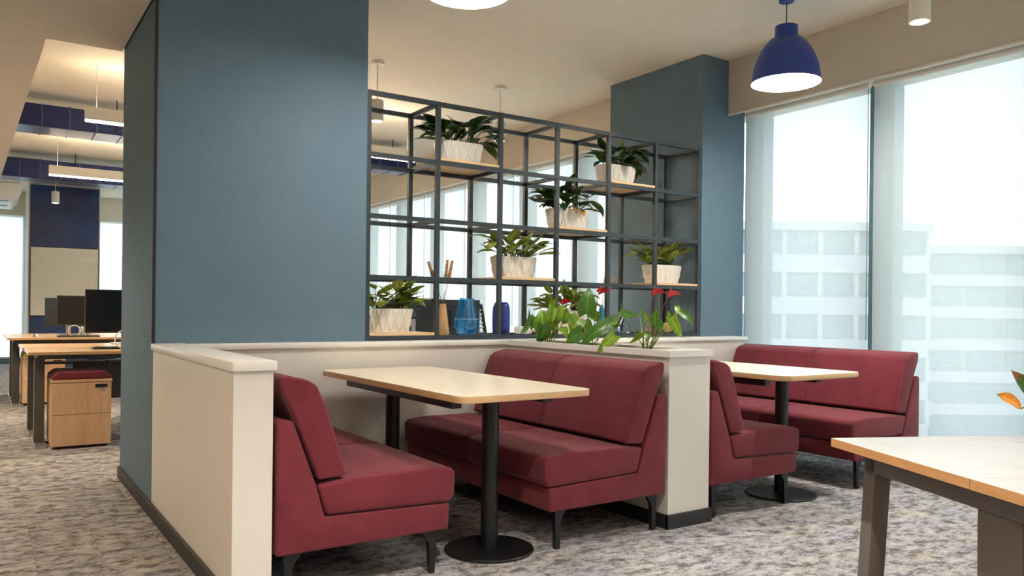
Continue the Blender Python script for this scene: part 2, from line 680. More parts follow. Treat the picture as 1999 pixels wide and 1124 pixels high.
# divider with planting trough
dv = struct('wall_divider', box(2.893, 3.190, 2.87, 4.345, 0, .80), white_panel)
for nm, a in (('side_panel', (2.893, 2.925, 2.87, 4.345, .80, .868)), ('side_panel', (3.158, 3.190, 2.87, 4.345, .80, .868)), ('end_panel', (2.925, 3.158, 2.87, 3.02, .80, .868))):
    box(*a).build(nm, white_panel, dv)
trough = MB()
for a in ((2.883, 2.93, 2.857, 4.332), (3.153, 3.20, 2.857, 4.332), (2.93, 3.153, 2.857, 3.03), (2.93, 3.153, 4.27, 4.332)):
    trough.box(a[0], a[1], a[2], a[3], .868, .9)
trough.build('cap', cap_white, dv)
box(2.926, 3.157, 3.03, 4.3, .80, .852).build('soil', soil_m, dv)

# skirtings
struct('baseboard_corridor', box(.742, .758, 2.9, 5.595, 0, .075, .004), base_black)
struct('baseboard_column', box(.742, 1.95, 5.58, 5.596, 0, .075), base_black)
b2 = MB().box(2.882, 2.894, 2.86, 4.345, 0, .072)
b2.box(2.882, 3.202, 2.857, 2.871, 0, .072).box(3.19, 3.202, 2.871, 4.345, 0, .072)
struct('baseboard_divider', b2, base_black)
struct('baseboard_booth', box(.9, 2.88, 4.333, 4.346, 0, .072), white_panel)

# ------------------------------------------------------------------ windows on the right (X = XW) and at the far end
PITCH = 1.16
MY = 3.34
n_w = 0
na_ = nb_ = 0
ORD = ['first', 'second', 'third', 'fourth', 'fifth', 'sixth', 'seventh', 'eighth', 'ninth', 'tenth']
wall_r = struct('wall_sill', box(5.5, XW + .1, YB, YF, 0, .10), mullion_m)
ys = [MY + PITCH * k for k in range(-7, 13) if YB < MY + PITCH * k < YF]
mull_me = box(5.53, 5.66, -.095, .095, .1, 2.8).mesh('mullion', mullion_m)
frame = tag(link('window_frame', mull_me, None, (0, ys[0], 0)), kind='structure')
for i, y in enumerate(ys[1:]):
    link('mullion', mull_me, frame, (0, y - ys[0], 0))
for i in range(len(ys) - 1):
    n_w += 1
    w = struct('window_%d' % n_w, box(5.60, 5.612, ys[i] + .095, ys[i + 1] - .095, .1, 2.8), glass_m)
    # roller blind in front of each bay
    ym = (ys[i] + ys[i + 1]) / 2
    if -1.5 < ym < 14 and not (4.6 < ym < 5.5):
        d = 'nearest the right picture edge' if ys[i + 1] < 3 else ('right of the blue column, over the corner sofa' if ym < 4.4 else None)
        bl = thing('roller_blind', '', 'blind', (5.40, ym, 0), group='screen blinds along the window wall')
        hw = PITCH / 2 - .018
        box(-.0008, .0008, -hw, hw, .06, 2.76).build('blind_fabric', blind_m, bl)
        box(-.012, .012, -hw, hw, .04, .065, .004).build('bottom_bar', white_metal, bl)
        MB().tube([(0, -hw, 2.77), (0, hw, 2.77)], .022, 10).build('roller_tube', white_metal, bl, R(40))
        ch = MB()
        ch.tube([(-.012, -hw + .004, 2.74), (-.012, -hw + .004, .9)], .0022, 5)
        ch.build('chain', grey_metal, bl)
        if ym < 2.8 and ys[i + 1] > 2.9:
            lab = 'pale screen blind filling the far right of the view behind the near desk'
        elif 3.3 < ym < 4.4:
            lab = 'pale screen blind between blue column and dark mullion'
        elif ym < 2.3:
            lab = ORD[nb_] + ' screen blind past the right picture edge, counted from the near desk'
            nb_ += 1
            bl['group'] = 'blinds beside the near desk'
        else:
            lab = ORD[na_] + ' screen blind seen through the grid shelf, counting away from the blue column'
            na_ += 1
        bl['label'] = lab
# far end wall
fr = MB()
struct('wall_far', box(XL, 5.19, YF - .02, YF + .1, 2.72, CEIL), wall_paint)
struct('wall_far_sill', box(XL, XW, YF - .05, YF + .1, 0, .1), mullion_m)
xs = [-2.9, -1.6, -.45, .72, 1.86, 3.0, 4.2, 5.5]
far_lab = ['second blind left of the whiteboard pillar, beyond the picture edge', 'blind beyond the left picture edge in the far window row', 'pale screen blind on the end window left of the whiteboard pillar', 'screen blind hidden behind the whiteboard pillar', 'pale screen blind on the end window right of the whiteboard pillar', 'second screen blind right of the whiteboard pillar, behind the blue wall', 'end-window screen blind nearest the window wall, behind the blue wall']
fm = box(-.05, .05, YF - .06, YF + .06, .1, 2.72).mesh('far_mullion', mullion_m)
ff = tag(link('window_frame_far', fm, None, (xs[0], 0, 0)), kind='structure')
for x in xs[1:]:
    link('mullion', fm, ff, (x - xs[0], 0, 0))
for a, b_ in zip(xs, xs[1:]):
    n_w += 1
    struct('window_%d' % n_w, box(a + .05, b_ - .05, YF, YF + .012, .1, 2.72), glass_m)
    bl = thing('roller_blind', far_lab.pop(0), 'blind', ((a + b_) / 2, YF - .12, 0), group='screen blinds on the end windows')
    hw = (b_ - a) / 2 - .02
    box(-hw, hw, -.0008, .0008, .12, 2.74).build('blind_fabric', blind_m, bl)
    box(-hw, hw, -.012, .012, .10, .125, .004).build('bottom_bar', white_metal, bl)
# pillar carrying the navy print and whiteboard
struct('wall_pillar', box(.70, 1.80, 16.0, 17.2, 0, CEIL), wall_paint)
tag(box(0, 1.06, -.03, -.004, .01, 3.17).build('navy_panel', navy_m, None, loc=(.72, 16.0, 0)), 'navy printed panel with concentric rings behind the whiteboard', 'wall panel')
wb = thing('whiteboard', 'cream whiteboard mounted on the navy panel', 'whiteboard', (.72, 15.96, 0))
box(.015, 1.05, -.02, 0, .91, 2.09).build('board', whiteboard_m, wb)
fr = MB()
for a in ((0, .015, .895, 2.105), (1.05, 1.065, .895, 2.105)):
    fr.box(a[0], a[1], -.026, .004, a[2], a[3])
fr.box(.015, 1.05, -.026, .004, .895, .91).box(.015, 1.05, -.026, .004, 2.09, 2.105)
fr.build('frame', black_plastic, wb)

# ------------------------------------------------------------------ outside
struct('ground_outside', box(9, 200, -80, 200, -9.4, -9.2), far_pave)


def building(label, x, yc, width, depth, z0, z1, floors, bay, style, rz):
    t = thing('office_building', label, 'building', (x, yc, z0), rz)
    L = width / 2
    Ht = z1 - z0
    box(.35, depth, -L, L, 0, Ht).build('wall', concrete, t)
    fh = Ht / floors
    nb = max(1, int(round(2 * L / bay)))
    bw = 2 * L / nb
    slab = box(0, .4, -L, L, 0, fh * (.42 if style else .34)).mesh('spandrel', concrete)
    pane = box(.2, .34, -bw / 2 + .14, bw / 2 - .14, fh * .42, fh - .02).mesh('window_pane', far_glass)
    fin = box(.05, .35, -.14, .14, fh * .34, fh).mesh('fin', concrete)
    for k in range(floors):
        link('spandrel', slab, t, (0, 0, k * fh))
        for j in range(nb):
            link('window_pane', pane, t, (0, -L + bw * (j + .5), k * fh))
            if style:
                link('fin', fin, t, (0, -L + bw * j, k * fh))
    box(-.2, depth, -L - .2, L + .2, Ht, Ht + .5).build('parapet', concrete, t)
    return t


building('pale hazy office block with vertical fins, tallest outside the windows', 40.5, 30.6, 17.5, 12, -9.2, 6.1, 6, 2.2, 1, R(56))
building('lower hazy banded office block outside the right window', 54.3, 23.1, 12.2, 9, -9.2, 4.9, 7, 2.4, 0, R(56))

# ------------------------------------------------------------------ grid shelf
SX0, SX1, SY0, SY1, SZ0, SZ1 = 1.950, 4.868, 4.495, 4.915, .900, 2.432
NX, NZ = 6, 4
CW = (SX1 - SX0 - .028) / NX
CH = (SZ1 - SZ0 - .028) / NZ
B = .014
shelf = thing('grid_shelf', 'tall charcoal metal open grid shelf standing on the low back wall', 'shelf', (SX0, SY0, SZ0))
up_me = box(0, .028, 0, .028, 0, SZ1 - SZ0).mesh('upright', shelf_metal)
rail_me = box(.028, CW, .002, .026, 0, .028).mesh('rail', shelf_metal)
cross_me = box(.002, .026, .028, .392, .001, .027).mesh('crossbar', shelf_metal)
for i in range(NX + 1):
    for y in (0, .392):
        link('upright', up_me, shelf, (i * CW, y, 0))
    for k in range(NZ + 1):
        link('crossbar', cross_me, shelf, (i * CW, 0, k * CH))
for i in range(NX):
    for k in range(NZ + 1):
        for y in (0, .392):
            link('rail', rail_me, shelf, (i * CW, y, k * CH))
board_me = box(.03, CW - .002, .0, .40, .029, .047, .002).mesh('shelf_board', shelf_wood)
CELLS = {'A': (0, 0), 'B': (2, 1), 'C': (3, 2), 'D': (1, 3), 'E': (4, 3), 'F': (5, 1), 'G': (3, 0)}
for i, k in CELLS.values():
    link('shelf_board', board_me, shelf, (i * CW, 0, k * CH))

# ------------------------------------------------------------------ planters with relief
def even_angles(n, a, b, e):
    # angles that space points evenly along a rounded-rectangle outline
    M = 6000
    P = []
    for i in range(M + 1):
        t = 2 * PI * i / M
        c, s_ = math.cos(t), math.sin(t)
        P.append((a * math.copysign(abs(c) ** e, c), b * math.copysign(abs(s_) ** e, s_)))
    acc = [0.0]
    for i in range(M):
        acc.append(acc[-1] + math.hypot(P[i + 1][0] - P[i][0], P[i + 1][1] - P[i][1]))
    out, k = [], 0
    for j in range(n):
        want = acc[-1] * j / n
        while acc[k + 1] < want:
            k += 1
        f = (want - acc[k]) / max(1e-12, acc[k + 1] - acc[k])
        out.append(2 * PI * (k + f) / M)
    return out


def planter_mesh():
    mb = MB()
    nu, nv = 240, 26
    TH = even_angles(nu, .155, .074, 2 / 5.0)
    Hh = .150
    rings = []
    for v in range(nv + 1):
        t = v / nv
        a = .143 + .022 * t
        b_ = .066 + .014 * t
        ring = []
        for u in range(nu):
            th = TH[u]
            c, s = math.cos(th), math.sin(th)
            e = 2 / 5.0
            x = a * math.copysign(abs(c) ** e, c)
            y = b_ * math.copysign(abs(s) ** e, s)
            # perimeter coordinate -> diamond relief on the long sides
            p = x / .054
            q = t * .85
            d1 = abs(((p + q) % 1.0) - .5) * 2
            d2 = abs(((p - q) % 1.0) - .5) * 2
            h = max(d1, d2) ** 4 * .008
            if t < .04 or t > .95:
                h = .002
            k = 1 + h / .075
            ring.append(mb.bm.verts.new((x * (1 + h / .2), y * k, t * Hh)))
        rings.append(ring)
    inner = []
    for z, s in ((Hh, .95), (Hh - .018, .935)):
        ring = []
        for u in range(nu):
            th = TH[u]
            c, si = math.cos(th), math.sin(th)
            e = 2 / 5.0
            ring.append(mb.bm.verts.new((.165 * s * math.copysign(abs(c) ** e, c), .08 * s * math.copysign(abs(si) ** e, si), z)))
        inner.append(ring)
    rings += inner
    for a, b_ in zip(rings, rings[1:]):
        for u in range(nu):
            mb.face([a[u], a[(u + 1) % nu], b_[(u + 1) % nu], b_[u]])
    mb.face(rings[0][::-1])
    return mb.mesh('planter', pot_white, R(50))


PLANTER = planter_mesh()
SOILM = MB().prism(rrect(-.15, .15, -.068, .068, .03), .118, .134, 'z').mesh('soil', soil_m)


def leaf_geo(path, width, shape='lance', fold=.25, side=None, curl=0.0, nc=4):
    """blade along the path (list of Vectors); returns MB with uv"""
    mb = MB()
    uvl = mb.bm.loops.layers.uv.new('UVMap')
    n = len(path) - 1
    rows = []
    uv = {}
    for i, p in enumerate(path):
        t = i / n
        tan = (path[min(i + 1, n)] - path[max(i - 1, 0)]).normalized()
        s = side - tan * side.dot(tan)
        if s.length < 1e-5:
            s = tan.orthogonal()
        s.normalize()
        nor = s.cross(tan)
        if shape == 'heart':
            w = (.74 + .9 * t - 1.2 * t * t) if t < .3 else .90 * (1 - ((t - .3) / .7) ** 1.5)
            w = max(w, 0.02)
        else:
            w = max(.04, math.sin(PI * min(1, t ** .78)) ** .85)
        row = []
        for j in range(nc + 1):
            v = -1 + 2 * j / nc
            back = (-tan * (.16 * (path[n] - path[0]).length) * abs(v) ** 1.2) * (1 - t) ** 3 if shape == 'heart' else Vector()
            q = p + s * (v * w * width / 2) + nor * (fold * abs(v) * w * width / 2 + curl * math.sin(t * 9 + v * 2) * width * .06 * abs(v)) + back
            vert = mb.bm.verts.new(q)
            uv[vert] = (t, (v + 1) / 2)
            row.append(vert)
        rows.append(row)
    for a, b_ in zip(rows, rows[1:]):
        for j in range(nc):
            f = mb.face([a[j], a[j + 1], b_[j + 1], b_[j]])
            if f:
                for lp in f.loops:
                    lp[uvl].uv = uv[lp.vert]
    return mb


def leaf(parent, base, az, elev, bend, L, Wd, mat, stem_from=None, stem_mat=None, shape='lance', fold=.25, n=7, roll=0, stem_r=.0022):
    d = elev
    p = Vector(base)
    path = [p.copy()]
    for i in range(n):
        d = elev - bend * (i + .5) / n
        p = p + Vector((math.cos(az) * math.cos(d), math.sin(az) * math.cos(d), math.sin(d))) * (L / n)
        path.append(p.copy())
    side = Vector((-math.sin(az), math.cos(az), 0))
    side = side + Vector((0, 0, roll))
    mb = leaf_geo(path, Wd, shape, fold, side, curl=.5)
    lf = mb.build('leaf', mat, parent, R(180))
    if stem_from is not None:
        a = Vector(stem_from)
        b_ = Vector(base)
        m1 = a.lerp(b_, .5) + Vector((0, 0, (b_ - a).length * .12))
        pts = [a * (1 - t) ** 2 + m1 * 2 * t * (1 - t) + b_ * t * t for t in (0, .25, .5, .75, 1)]
        st = MB().tube(pts, [stem_r * 1.3, stem_r * 1.15, stem_r, stem_r, stem_r * .8], 5)
        st.build('leaf_stem', stem_mat, lf, R(60))
    return lf


def potted(cell, label, kind, seed, n=26, dx=.0, dy=.20):
    i, k = CELLS[cell]
    rnd = random.Random(seed)
    loc = (SX0 + i * CW + CW / 2 + .014 + dx, SY0 + dy, SZ0 + k * CH + .047)
    t = thing('potted_plant', label, 'plant', loc, rnd.uniform(-.02, .02), 'potted plants in the grid shelf')
    link('planter', PLANTER, t)
    link('soil', SOILM, t)
    top = CH - .075            # free height in the cell
    for j in range(n):
        bx = rnd.choice((-1, 1)) * rnd.uniform(.04, .095)
        by = rnd.uniform(-.03, .03)
        az = rnd.uniform(0, 2 * PI) if rnd.random() < .6 else (rnd.uniform(-.9, .9) + (0 if bx > 0 else PI))
        az = az + rnd.uniform(-.3, .3)
        out = rnd.random()
        if kind == 'lily':
            L = rnd.uniform(.13, .20)
            Wd = L * rnd.uniform(.38, .50)
            el = R(rnd.uniform(35, 85) - 42 * out)
            bend = R(rnd.uniform(45, 110))
            hs = rnd.uniform(.02, .15)
            st = .02 + .14 * out
            mat = lily_leaf
            if rnd.random() < .2:
                mat = lily_brown
            sm = stem_dark
        else:
            L = rnd.uniform(.12, .18)
            Wd = L * rnd.uniform(.42, .54)
            el = R(rnd.uniform(40, 88) - 42 * out)
            bend = R(rnd.uniform(30, 85))
            hs = rnd.uniform(.015, .14)
            st = .015 + .11 * out
            mat = agl_leaf
            sm = stem_dark
        base = (bx + math.cos(az) * st, by + math.sin(az) * st * .7, .134 + hs)
        # turn a blade back that would reach into the wall beside the shelf
        tip = loc[0] + base[0] + math.cos(az) * L * .95
        if tip < 1.955 or loc[0] + base[0] < 1.99:
            az = PI - az if math.cos(az) < 0 else az
            base = (abs(base[0]) * .5, base[1], base[2])
        if tip > 4.87 or loc[0] + base[0] > 4.84:
            az = PI - az if math.cos(az) > 0 else az
            base = (-abs(base[0]) * .5, base[1], base[2])
        leaf(t, base, az, el, bend, L, Wd, mat, (bx, by, .13), sm, 'lance', rnd.uniform(.12, .35), roll=rnd.uniform(-.25, .25))
    return t


pA = potted('A', 'white planter with variegated plant on lowest board, beside the blue wall', 'agl', 11, 52, -.02)
pB = potted('B', 'white planter with variegated plant, second row up, above the cobalt vase', 'agl', 12, 52, .0)
pC = potted('C', 'white planter of dark leaves with yellowed leaves, third row up in the shelf', 'lily', 13, 46, .0)
pD = potted('D', 'white planter of dark glossy leaves, top row nearest the blue wall', 'lily', 14, 50, .02)
pE = potted('E', 'white planter of dark leaves, top row nearest the window column', 'lily', 15, 46, -.01)
pF = potted('F', 'white planter with variegated plant in the shelf column nearest the window', 'agl', 16, 52, .02)
pG = potted('G', 'white planter with variegated plant on lowest board, behind the red flowers', 'agl', 17, 52, -.02)
for (bx, by, z, az, L) in ((-.02, -.09, .17, -1.4, .075), (.055, -.10, .155, -1.7, .08), (.15, -.06, .20, -.5, .09)):
    leaf(pC, (bx, by, z), az, R(-20), R(70), L, L * .5, lily_yellow, (bx * .6, 0, .13), stem_dark)
# upright pale new leaves
leaf(pE, (.05, 0, .26), 0.3, R(80), R(15), .12, .04, anth_leaf, (.04, 0, .13), stem_green)
leaf(pD, (.09, .02, .25), 0.3, R(80), R(15), .09, .03, anth_leaf, (.07, 0, .13), stem_green)
leaf(pG, (-.05, -.03, .27), 0.3, R(78), R(10), .12, .055, agl_leaf, (-.03, 0, .13), stem_dark)
leaf(pD, (.0, -.03, .22), 2.4, R(75), R(50), .17, .075, lily_leaf, (.02, 0, .13), stem_dark)
leaf(pD, (.15, -.05, .17), -.2, R(20), R(80), .18, .065, lily_brown, (.07, 0, .13), stem_dark)
leaf(pE, (.12, -.05, .17), -.4, R(0), R(60), .15, .06, lily_leaf, (.07, 0, .13), stem_dark)


# ------------------------------------------------------------------ anthuriums in the divider trough
CL = [
 ((3.04, 4.085), [((2.978, 4.204, 1.061), (2.983, 4.339, 0.937), 0.073), ((3.004, 4.115, 0.984), (3.016, 4.145, 1.105), 0.099), ((3.055, 4.032, 1.123), (3.003, 4.047, 0.959), 0.085), ((2.933, 3.996, 1.0), (2.973, 4.104, 0.889), 0.07), ((2.982, 3.973, 1.125), (2.95, 3.889, 1.172), 0.048), ((3.129, 3.989, 1.081), (3.126, 4.058, 1.011), 0.065), ((3.097, 4.326, 1.054), (3.094, 4.367, 0.963), 0.048), ((3.058, 4.012, 0.986), (3.016, 3.862, 0.927), 0.059), ((3.057, 4.093, 1.033), (3.101, 4.112, 0.95), 0.059)], [(3.02, 3.944, 1.142)]),
 ((3.04, 3.659), [((3.035, 3.699, 1.08), (3.064, 3.717, 1.238), 0.086), ((3.064, 3.804, 1.048), (3.012, 3.827, 0.953), 0.082), ((3.082, 3.795, 1.023), (3.093, 3.737, 0.909), 0.076), ((2.99, 3.691, 0.97), (2.934, 3.772, 0.903), 0.067), ((3.103, 3.733, 1.08), (3.1, 3.671, 1.025), 0.062), ((3.074, 3.584, 1.051), (3.119, 3.693, 0.969), 0.067), ((3.073, 3.51, 1.029), (2.95, 3.66, 0.885), 0.072), ((2.96, 3.36, 0.961), (2.86, 3.40, 0.86), 0.05), ((3.019, 3.379, 1.101), (3.071, 3.539, 1.01), 0.064), ((3.106, 3.895, 0.989), (3.057, 3.803, 0.922), 0.058)], [(3.02, 3.588, 1.205)]),
 ((3.04, 3.187), [((2.957, 3.302, 1.09), (2.923, 3.129, 1.08), 0.04), ((3.123, 3.335, 1.073), (3.115, 3.311, 1.12), 0.02), ((3.055, 3.209, 1.04), (3.031, 3.205, 1.091), 0.04), ((3.031, 3.116, 1.023), (3.018, 3.092, 1.12), 0.039), ((3.0, 3.182, 0.979), (3.01, 3.324, 0.918), 0.056), ((3.047, 3.01, 1.066), (3.095, 2.978, 0.958), 0.046), ((3.066, 2.967, 1.099), (3.118, 2.92, 1.019), 0.04), ((3.101, 3.012, 1.093), (3.16, 3.096, 1.127), 0.027), ((3.064, 3.234, 0.977), (3.024, 3.174, 0.929), 0.04), ((3.102, 3.169, 1.041), (3.158, 3.201, 0.983), 0.039), ((3.111, 3.092, 1.054), (3.119, 3.109, 1.104), 0.019)], [(3.02, 3.135, 1.194), (3.02, 3.019, 1.182)]),
]
LBL = ['leafy anthurium with one red flower at the back end of the divider trough',
       'large-leaved anthurium with tall red flower in the middle of the divider trough',
       'open anthurium with two red flowers at the front end of the divider trough']
rnd = random.Random(5)
for (bx, by), leaves, sps in CL:
    t = thing('anthurium_plant', LBL.pop(0), 'plant', (bx, by, .845), group='anthuriums in the divider trough')
    o0 = Vector((bx, by, .845))
    for q, (a, tip, wd) in enumerate(leaves):
        a = Vector(a) - o0
        tip = Vector(tip) - o0
        dv_ = tip - a
        Ln = dv_.length
        path = []
        upv = Vector((0, 0, 1))
        face = Vector((-.55 + rnd.uniform(-.5, .5), -.70 + rnd.uniform(-.4, .4), .35 + rnd.uniform(-.2, .4)))
        side = dv_.cross(face)
        side.normalize()
        nrm = side.cross(dv_).normalized()
        if nrm.y > 0:
            nrm = -nrm
        for i in range(9):
            s = i / 8
            path.append(a + dv_ * s + nrm * (.12 * Ln * math.sin(PI * s)))
        lf = leaf_geo(path, wd * 1.5, 'heart', .16, side, .3, 6).build('leaf', anth_leaf if q % 3 else anth_leaf2, t, R(180))
        s0 = Vector((rnd.uniform(-.02, .02), rnd.uniform(-.03, .03), 0))
        md = s0.lerp(a, .5) + Vector((0, 0, .03))
        pts = [s0 * (1 - u) ** 2 + md * 2 * u * (1 - u) + a * u * u for u in (0, .2, .4, .6, .8, 1)]
        MB().tube(pts, [.0035, .003, .0026, .0024, .0022, .002], 5).build('leaf_stem', stem_green, lf, R(60))
    for sp in sps:
        c = Vector(sp) - o0
        path = [c + Vector((.012 + .045 * u, -.05 * u, .010 * math.sin(u * PI) + .004 * u)) for u in (0, .2, .4, .6, .8, 1)]
        fl = leaf_geo(path, .056, 'heart', .25, Vector((-.5, -.45, .55)), 0, 6).build('flower', spathe_m, t, R(180), label='red waxy flower bract')
        MB().tube([c + Vector((.008, -.005, 0)), c + Vector((.012, -.012, .02)), c + Vector((.014, -.016, .042))], [.0045, .004, .002], 6).build('spadix', spadix_m, fl, R(60))
        s0 = Vector((.005, .0, 0))
        md = s0.lerp(c, .5) + Vector((.0, .012, .03))
        pts = [s0 * (1 - u) ** 2 + md * 2 * u * (1 - u) + (c + Vector((.01, 0, 0))) * u * u for u in (0, .2, .4, .6, .8, 1)]
        MB().tube(pts, .0022, 5).build('flower_stem', stem_red, fl, R(60))

# ------------------------------------------------------------------ sofas
SL = 1.43
SHELL = [(.0, .18), (.0, .672), (.012, .685), (.060, .675), (.150, .43), (.186, .303), (.728, .288), (.722, .18)]
SEAT = [(.156, .428), (.30, .444), (.60, .447), (.735, .437), (.757, .415), (.752, .318), (.732, .292), (.192, .308)]
BACK = [(.160, .446), (.255, .452), (.272, .462), (.182, .735), (.150, .805), (.118, .826), (.030, .846), (.012, .835), (.016, .79), (.066, .69)]


def sofa(label, loc, rz):
    t = thing('booth_sofa', label, 'sofa', loc, rz, 'burgundy booth sofas')
    h = SL / 2
    MB().prism(SHELL, -h, h).bevel(.010, 3).build('base', burgundy, t, R(40))
    for a, b_ in ((-h, -.0015), (.0015, h)):
        s = MB().prism(SEAT, a, b_).bevel(.024, 4).build('seat_cushion', burgundy, t, R(50))
        k = MB().prism(BACK, a, b_).bevel(.026, 4).build('back_cushion', burgundy, t, R(50))
        for o, prof in ((s, SEAT), (k, BACK)):
            cx = sum(p[0] for p in prof) / len(prof)
            cz = sum(p[1] for p in prof) / len(prof)
            for y in (a + .024, b_ - .024):
                pm = MB()
                loop = []
                m = len(prof)
                # rounded path a hair proud of the cushion skin
                for q in range(m):
                    p0, p1, p2 = Vector(prof[q - 1]), Vector(prof[q]), Vector(prof[(q + 1) % m])
                    r = min(.02, .35 * (p0 - p1).length, .35 * (p2 - p1).length)
                    loop.append((p1 + (p0 - p1).normalized() * r))
                    loop.append((p1 + (p2 - p1).normalized() * r))
                pm.tube([(p.x, y, p.y) for p in loop], .0016, 5, closed=True)
                pm.build('piping', piping_m, o, R(80))
    for x, sgn in ((.055, 1), (.66, -1)):
        for y in (-h + .035, h - .035):
            lg = MB()
            d = sgn
            lg.prism([(x - .02, .18), (x + .02, .18), (x + .02 + .03 * d if d > 0 else x + .02, .18), (x + .016, .13), (x + .011, 0), (x - .011, 0), (x - .016, .13), (x - .02 - (.03 if d < 0 else 0), .18)], y - .012, y + .012)
            lg.build('leg', black_metal, t)
    return t


SYC = 2.862 + SL / 2 + .012
sofa('burgundy booth sofa against the low left partition', (.913, SYC + .012, 0), 0)
sofa('burgundy booth sofa with its back to the planted divider, facing left', (2.879, SYC - .0, 0), PI)
sofa('burgundy booth sofa behind the divider, facing the window', (3.206, SYC, 0), 0)
sofa('burgundy booth sofa with its back to the windows', (5.235, SYC - .0, 0), PI)


# ------------------------------------------------------------------ booth tables
def booth_table(label, x0, x1, y0, y1):
    cx = (x0 + x1) / 2
    t = thing('booth_table', label, 'table', (cx, (y0 + y1) / 2, 0), group='booth tables')
    hx, hy = (x1 - x0) / 2, (y1 - y0) / 2
    pts = rrect(-hx, hx, -hy, hy, .06, 8)
    tp = MB().prism(pts, .7485, .751, 'z').build('table_top', table_wood, t)
    MB().prism(rrect(-hx - .0005, hx + .0005, -hy - .0005, hy + .0005, .06, 8), .722, .7485, 'z').bevel(.002, 2).build('edge_band', table_edge, t, R(40))
    box(-.214, .214, -hy + .24, -hy + .50, .698, .722, .003).build('mounting_plate', black_metal, t)
    box(-.214, .214, hy - .40, hy - .22, .698, .722, .003).build('mounting_plate', black_metal, t)
    box(-.265, -.215, -hy + .215, hy - .20, .676, .722, .002).build('support_rail', black_metal, t)
    box(.215, .265, -hy + .215, hy - .20, .676, .722, .002).build('support_rail', black_metal, t)
    for y in (3.06 - (y0 + y1) / 2, 4.09 - (y0 + y1) / 2):
        MB().lathe([(0, .012), (.039, .012), (.039, .70), (0, .70)], (0.02, y, 0), 28).build('column', black_metal, t, R(40))
        MB().lathe([(0, 0), (.20, 0), (.205, .003), (.205, .008), (.20, .012), (.045, .016), (0, .016)], (0.02, y, 0), 48).build('base_disc', black_metal, t, R(30))
    return t


booth_table('pale birch booth table between the two left sofas', 1.588, 2.268, 2.705, 4.275)
booth_table('pale birch booth table between the two sofas by the window', 3.66, 4.37, 2.745, 4.275)

# ------------------------------------------------------------------ vases and ornaments on the shelf bottom
ZB = SZ0 + .028


def spike(parent, base, tip, head, mat_stem, mat_head):
    b_, t_ = Vector(base), Vector(tip)
    MB().tube([b_, b_.lerp(t_, .5) + Vector((.004, 0, .004)), t_], .0022, 5).build('stalk', mat_stem, parent, R(60))
    d = (t_ - b_).normalized()
    m = MB()
    n = 22
    pts = []
    rad = []
    for i in range(n):
        pts.append(t_ + d * (head * i / (n - 1) - .004))
        rad.append((.0175 if i % 2 else .008) * (1.0 - .35 * i / n))
    m.tube(pts, rad, 7)
    m.build('seed_head', mat_head, parent, R(60))


v = thing('wood_vase', 'tapered tan vase with dried stalks beside the lowest variegated plant', 'vase', (2.545, 4.60, ZB))
MB().lathe([(0, 0), (.042, 0), (.046, .01), (.022, .195), (.021, .205), (.014, .205), (.014, .19), (0, .19)], n=28).build('body', tan_vase, v, R(40))
spike(v, (0, 0, .19), (-.075, .0, .385), .105, stem_red, straw)
spike(v, (0, 0, .19), (.015, -.01, .385), .115, stem_red, straw)
spike(v, (0, 0, .19), (.05, .01, .385), .115, stem_red, straw)

v = thing('glass_vase', 'clear blue glass vase with narrowing neck on the shelf bottom', 'vase', (2.735, 4.61, ZB))
prof = [(0, 0), (.055, 0), (.068, .012), (.083, .05), (.085, .08), (.080, .105), (.060, .185), (.052, .235), (.050, .245), (.047, .245), (.049, .232), (.057, .183), (.0765, .103), (.081, .078), (.079, .052), (.064, .018), (0, .012)]
MB().lathe(prof, n=48).build('body', blue_glass, v, R(60))
MB().tube([(.0808 * math.cos(2 * PI * i / 40), .0808 * math.sin(2 * PI * i / 40), .105) for i in range(40)], .0016, 6, closed=True).build('rim_line', grey_mark, v, R(80))

v = thing('ribbed_vase', 'tall rounded cobalt ribbed vase on the shelf bottom', 'vase', (3.02, 4.62, ZB))
mb = MB()
rings = []
for r, z in ((0, 0), (.052, 0), (.058, .01), (.060, .06), (.060, .15), (.056, .19), (.048, .213), (.036, .222), (0, .223)):
    if r == 0:
        rings.append([mb.bm.verts.new((0, 0, z))])
    else:
        rings.append([mb.bm.verts.new(((r + .0016 * (i % 4 in (0, 1))) * math.cos(2 * PI * i / 88), (r + .0016 * (i % 4 in (0, 1))) * math.sin(2 * PI * i / 88), z)) for i in range(88)])
for a, b_ in zip(rings, rings[1:]):
    for i in range(88):
        j = (i + 1) % 88
        if len(a) == 1:
            mb.face([a[0], b_[j], b_[i]])
        elif len(b_) == 1:
            mb.face([a[i], a[j], b_[0]])
        else:
            mb.face([a[i], a[j], b_[j], b_[i]])
mb.build('body', blue_ribbed, v, R(60))

v = thing('stone_dish', 'low whitish stone dish behind the back anthurium leaves', 'dish', (3.25, 4.68, ZB))
MB().lathe([(0, 0), (.055, 0), (.066, .012), (.068, .04), (.060, .052), (.050, .05), (.046, .03), (0, .026)], n=30).build('body', pot_white, v, R(50))

v = thing('bottle_vase', 'speckled turquoise bottle vase holding dried spikes, left of the glass bottle', 'vase', (4.0, 4.70, ZB))
MB().lathe([(0, 0), (.036, 0), (.040, .02), (.034, .09), (.017, .20), (.014, .215), (.010, .215), (.010, .2), (0, .19)], n=28).build('body', speckle_blue, v, R(50))
spike(v, (0, 0, .20), (.02, 0, .33), .10, straw, straw)
spike(v, (0, 0, .20), (.075, .0, .335), .12, straw, straw)

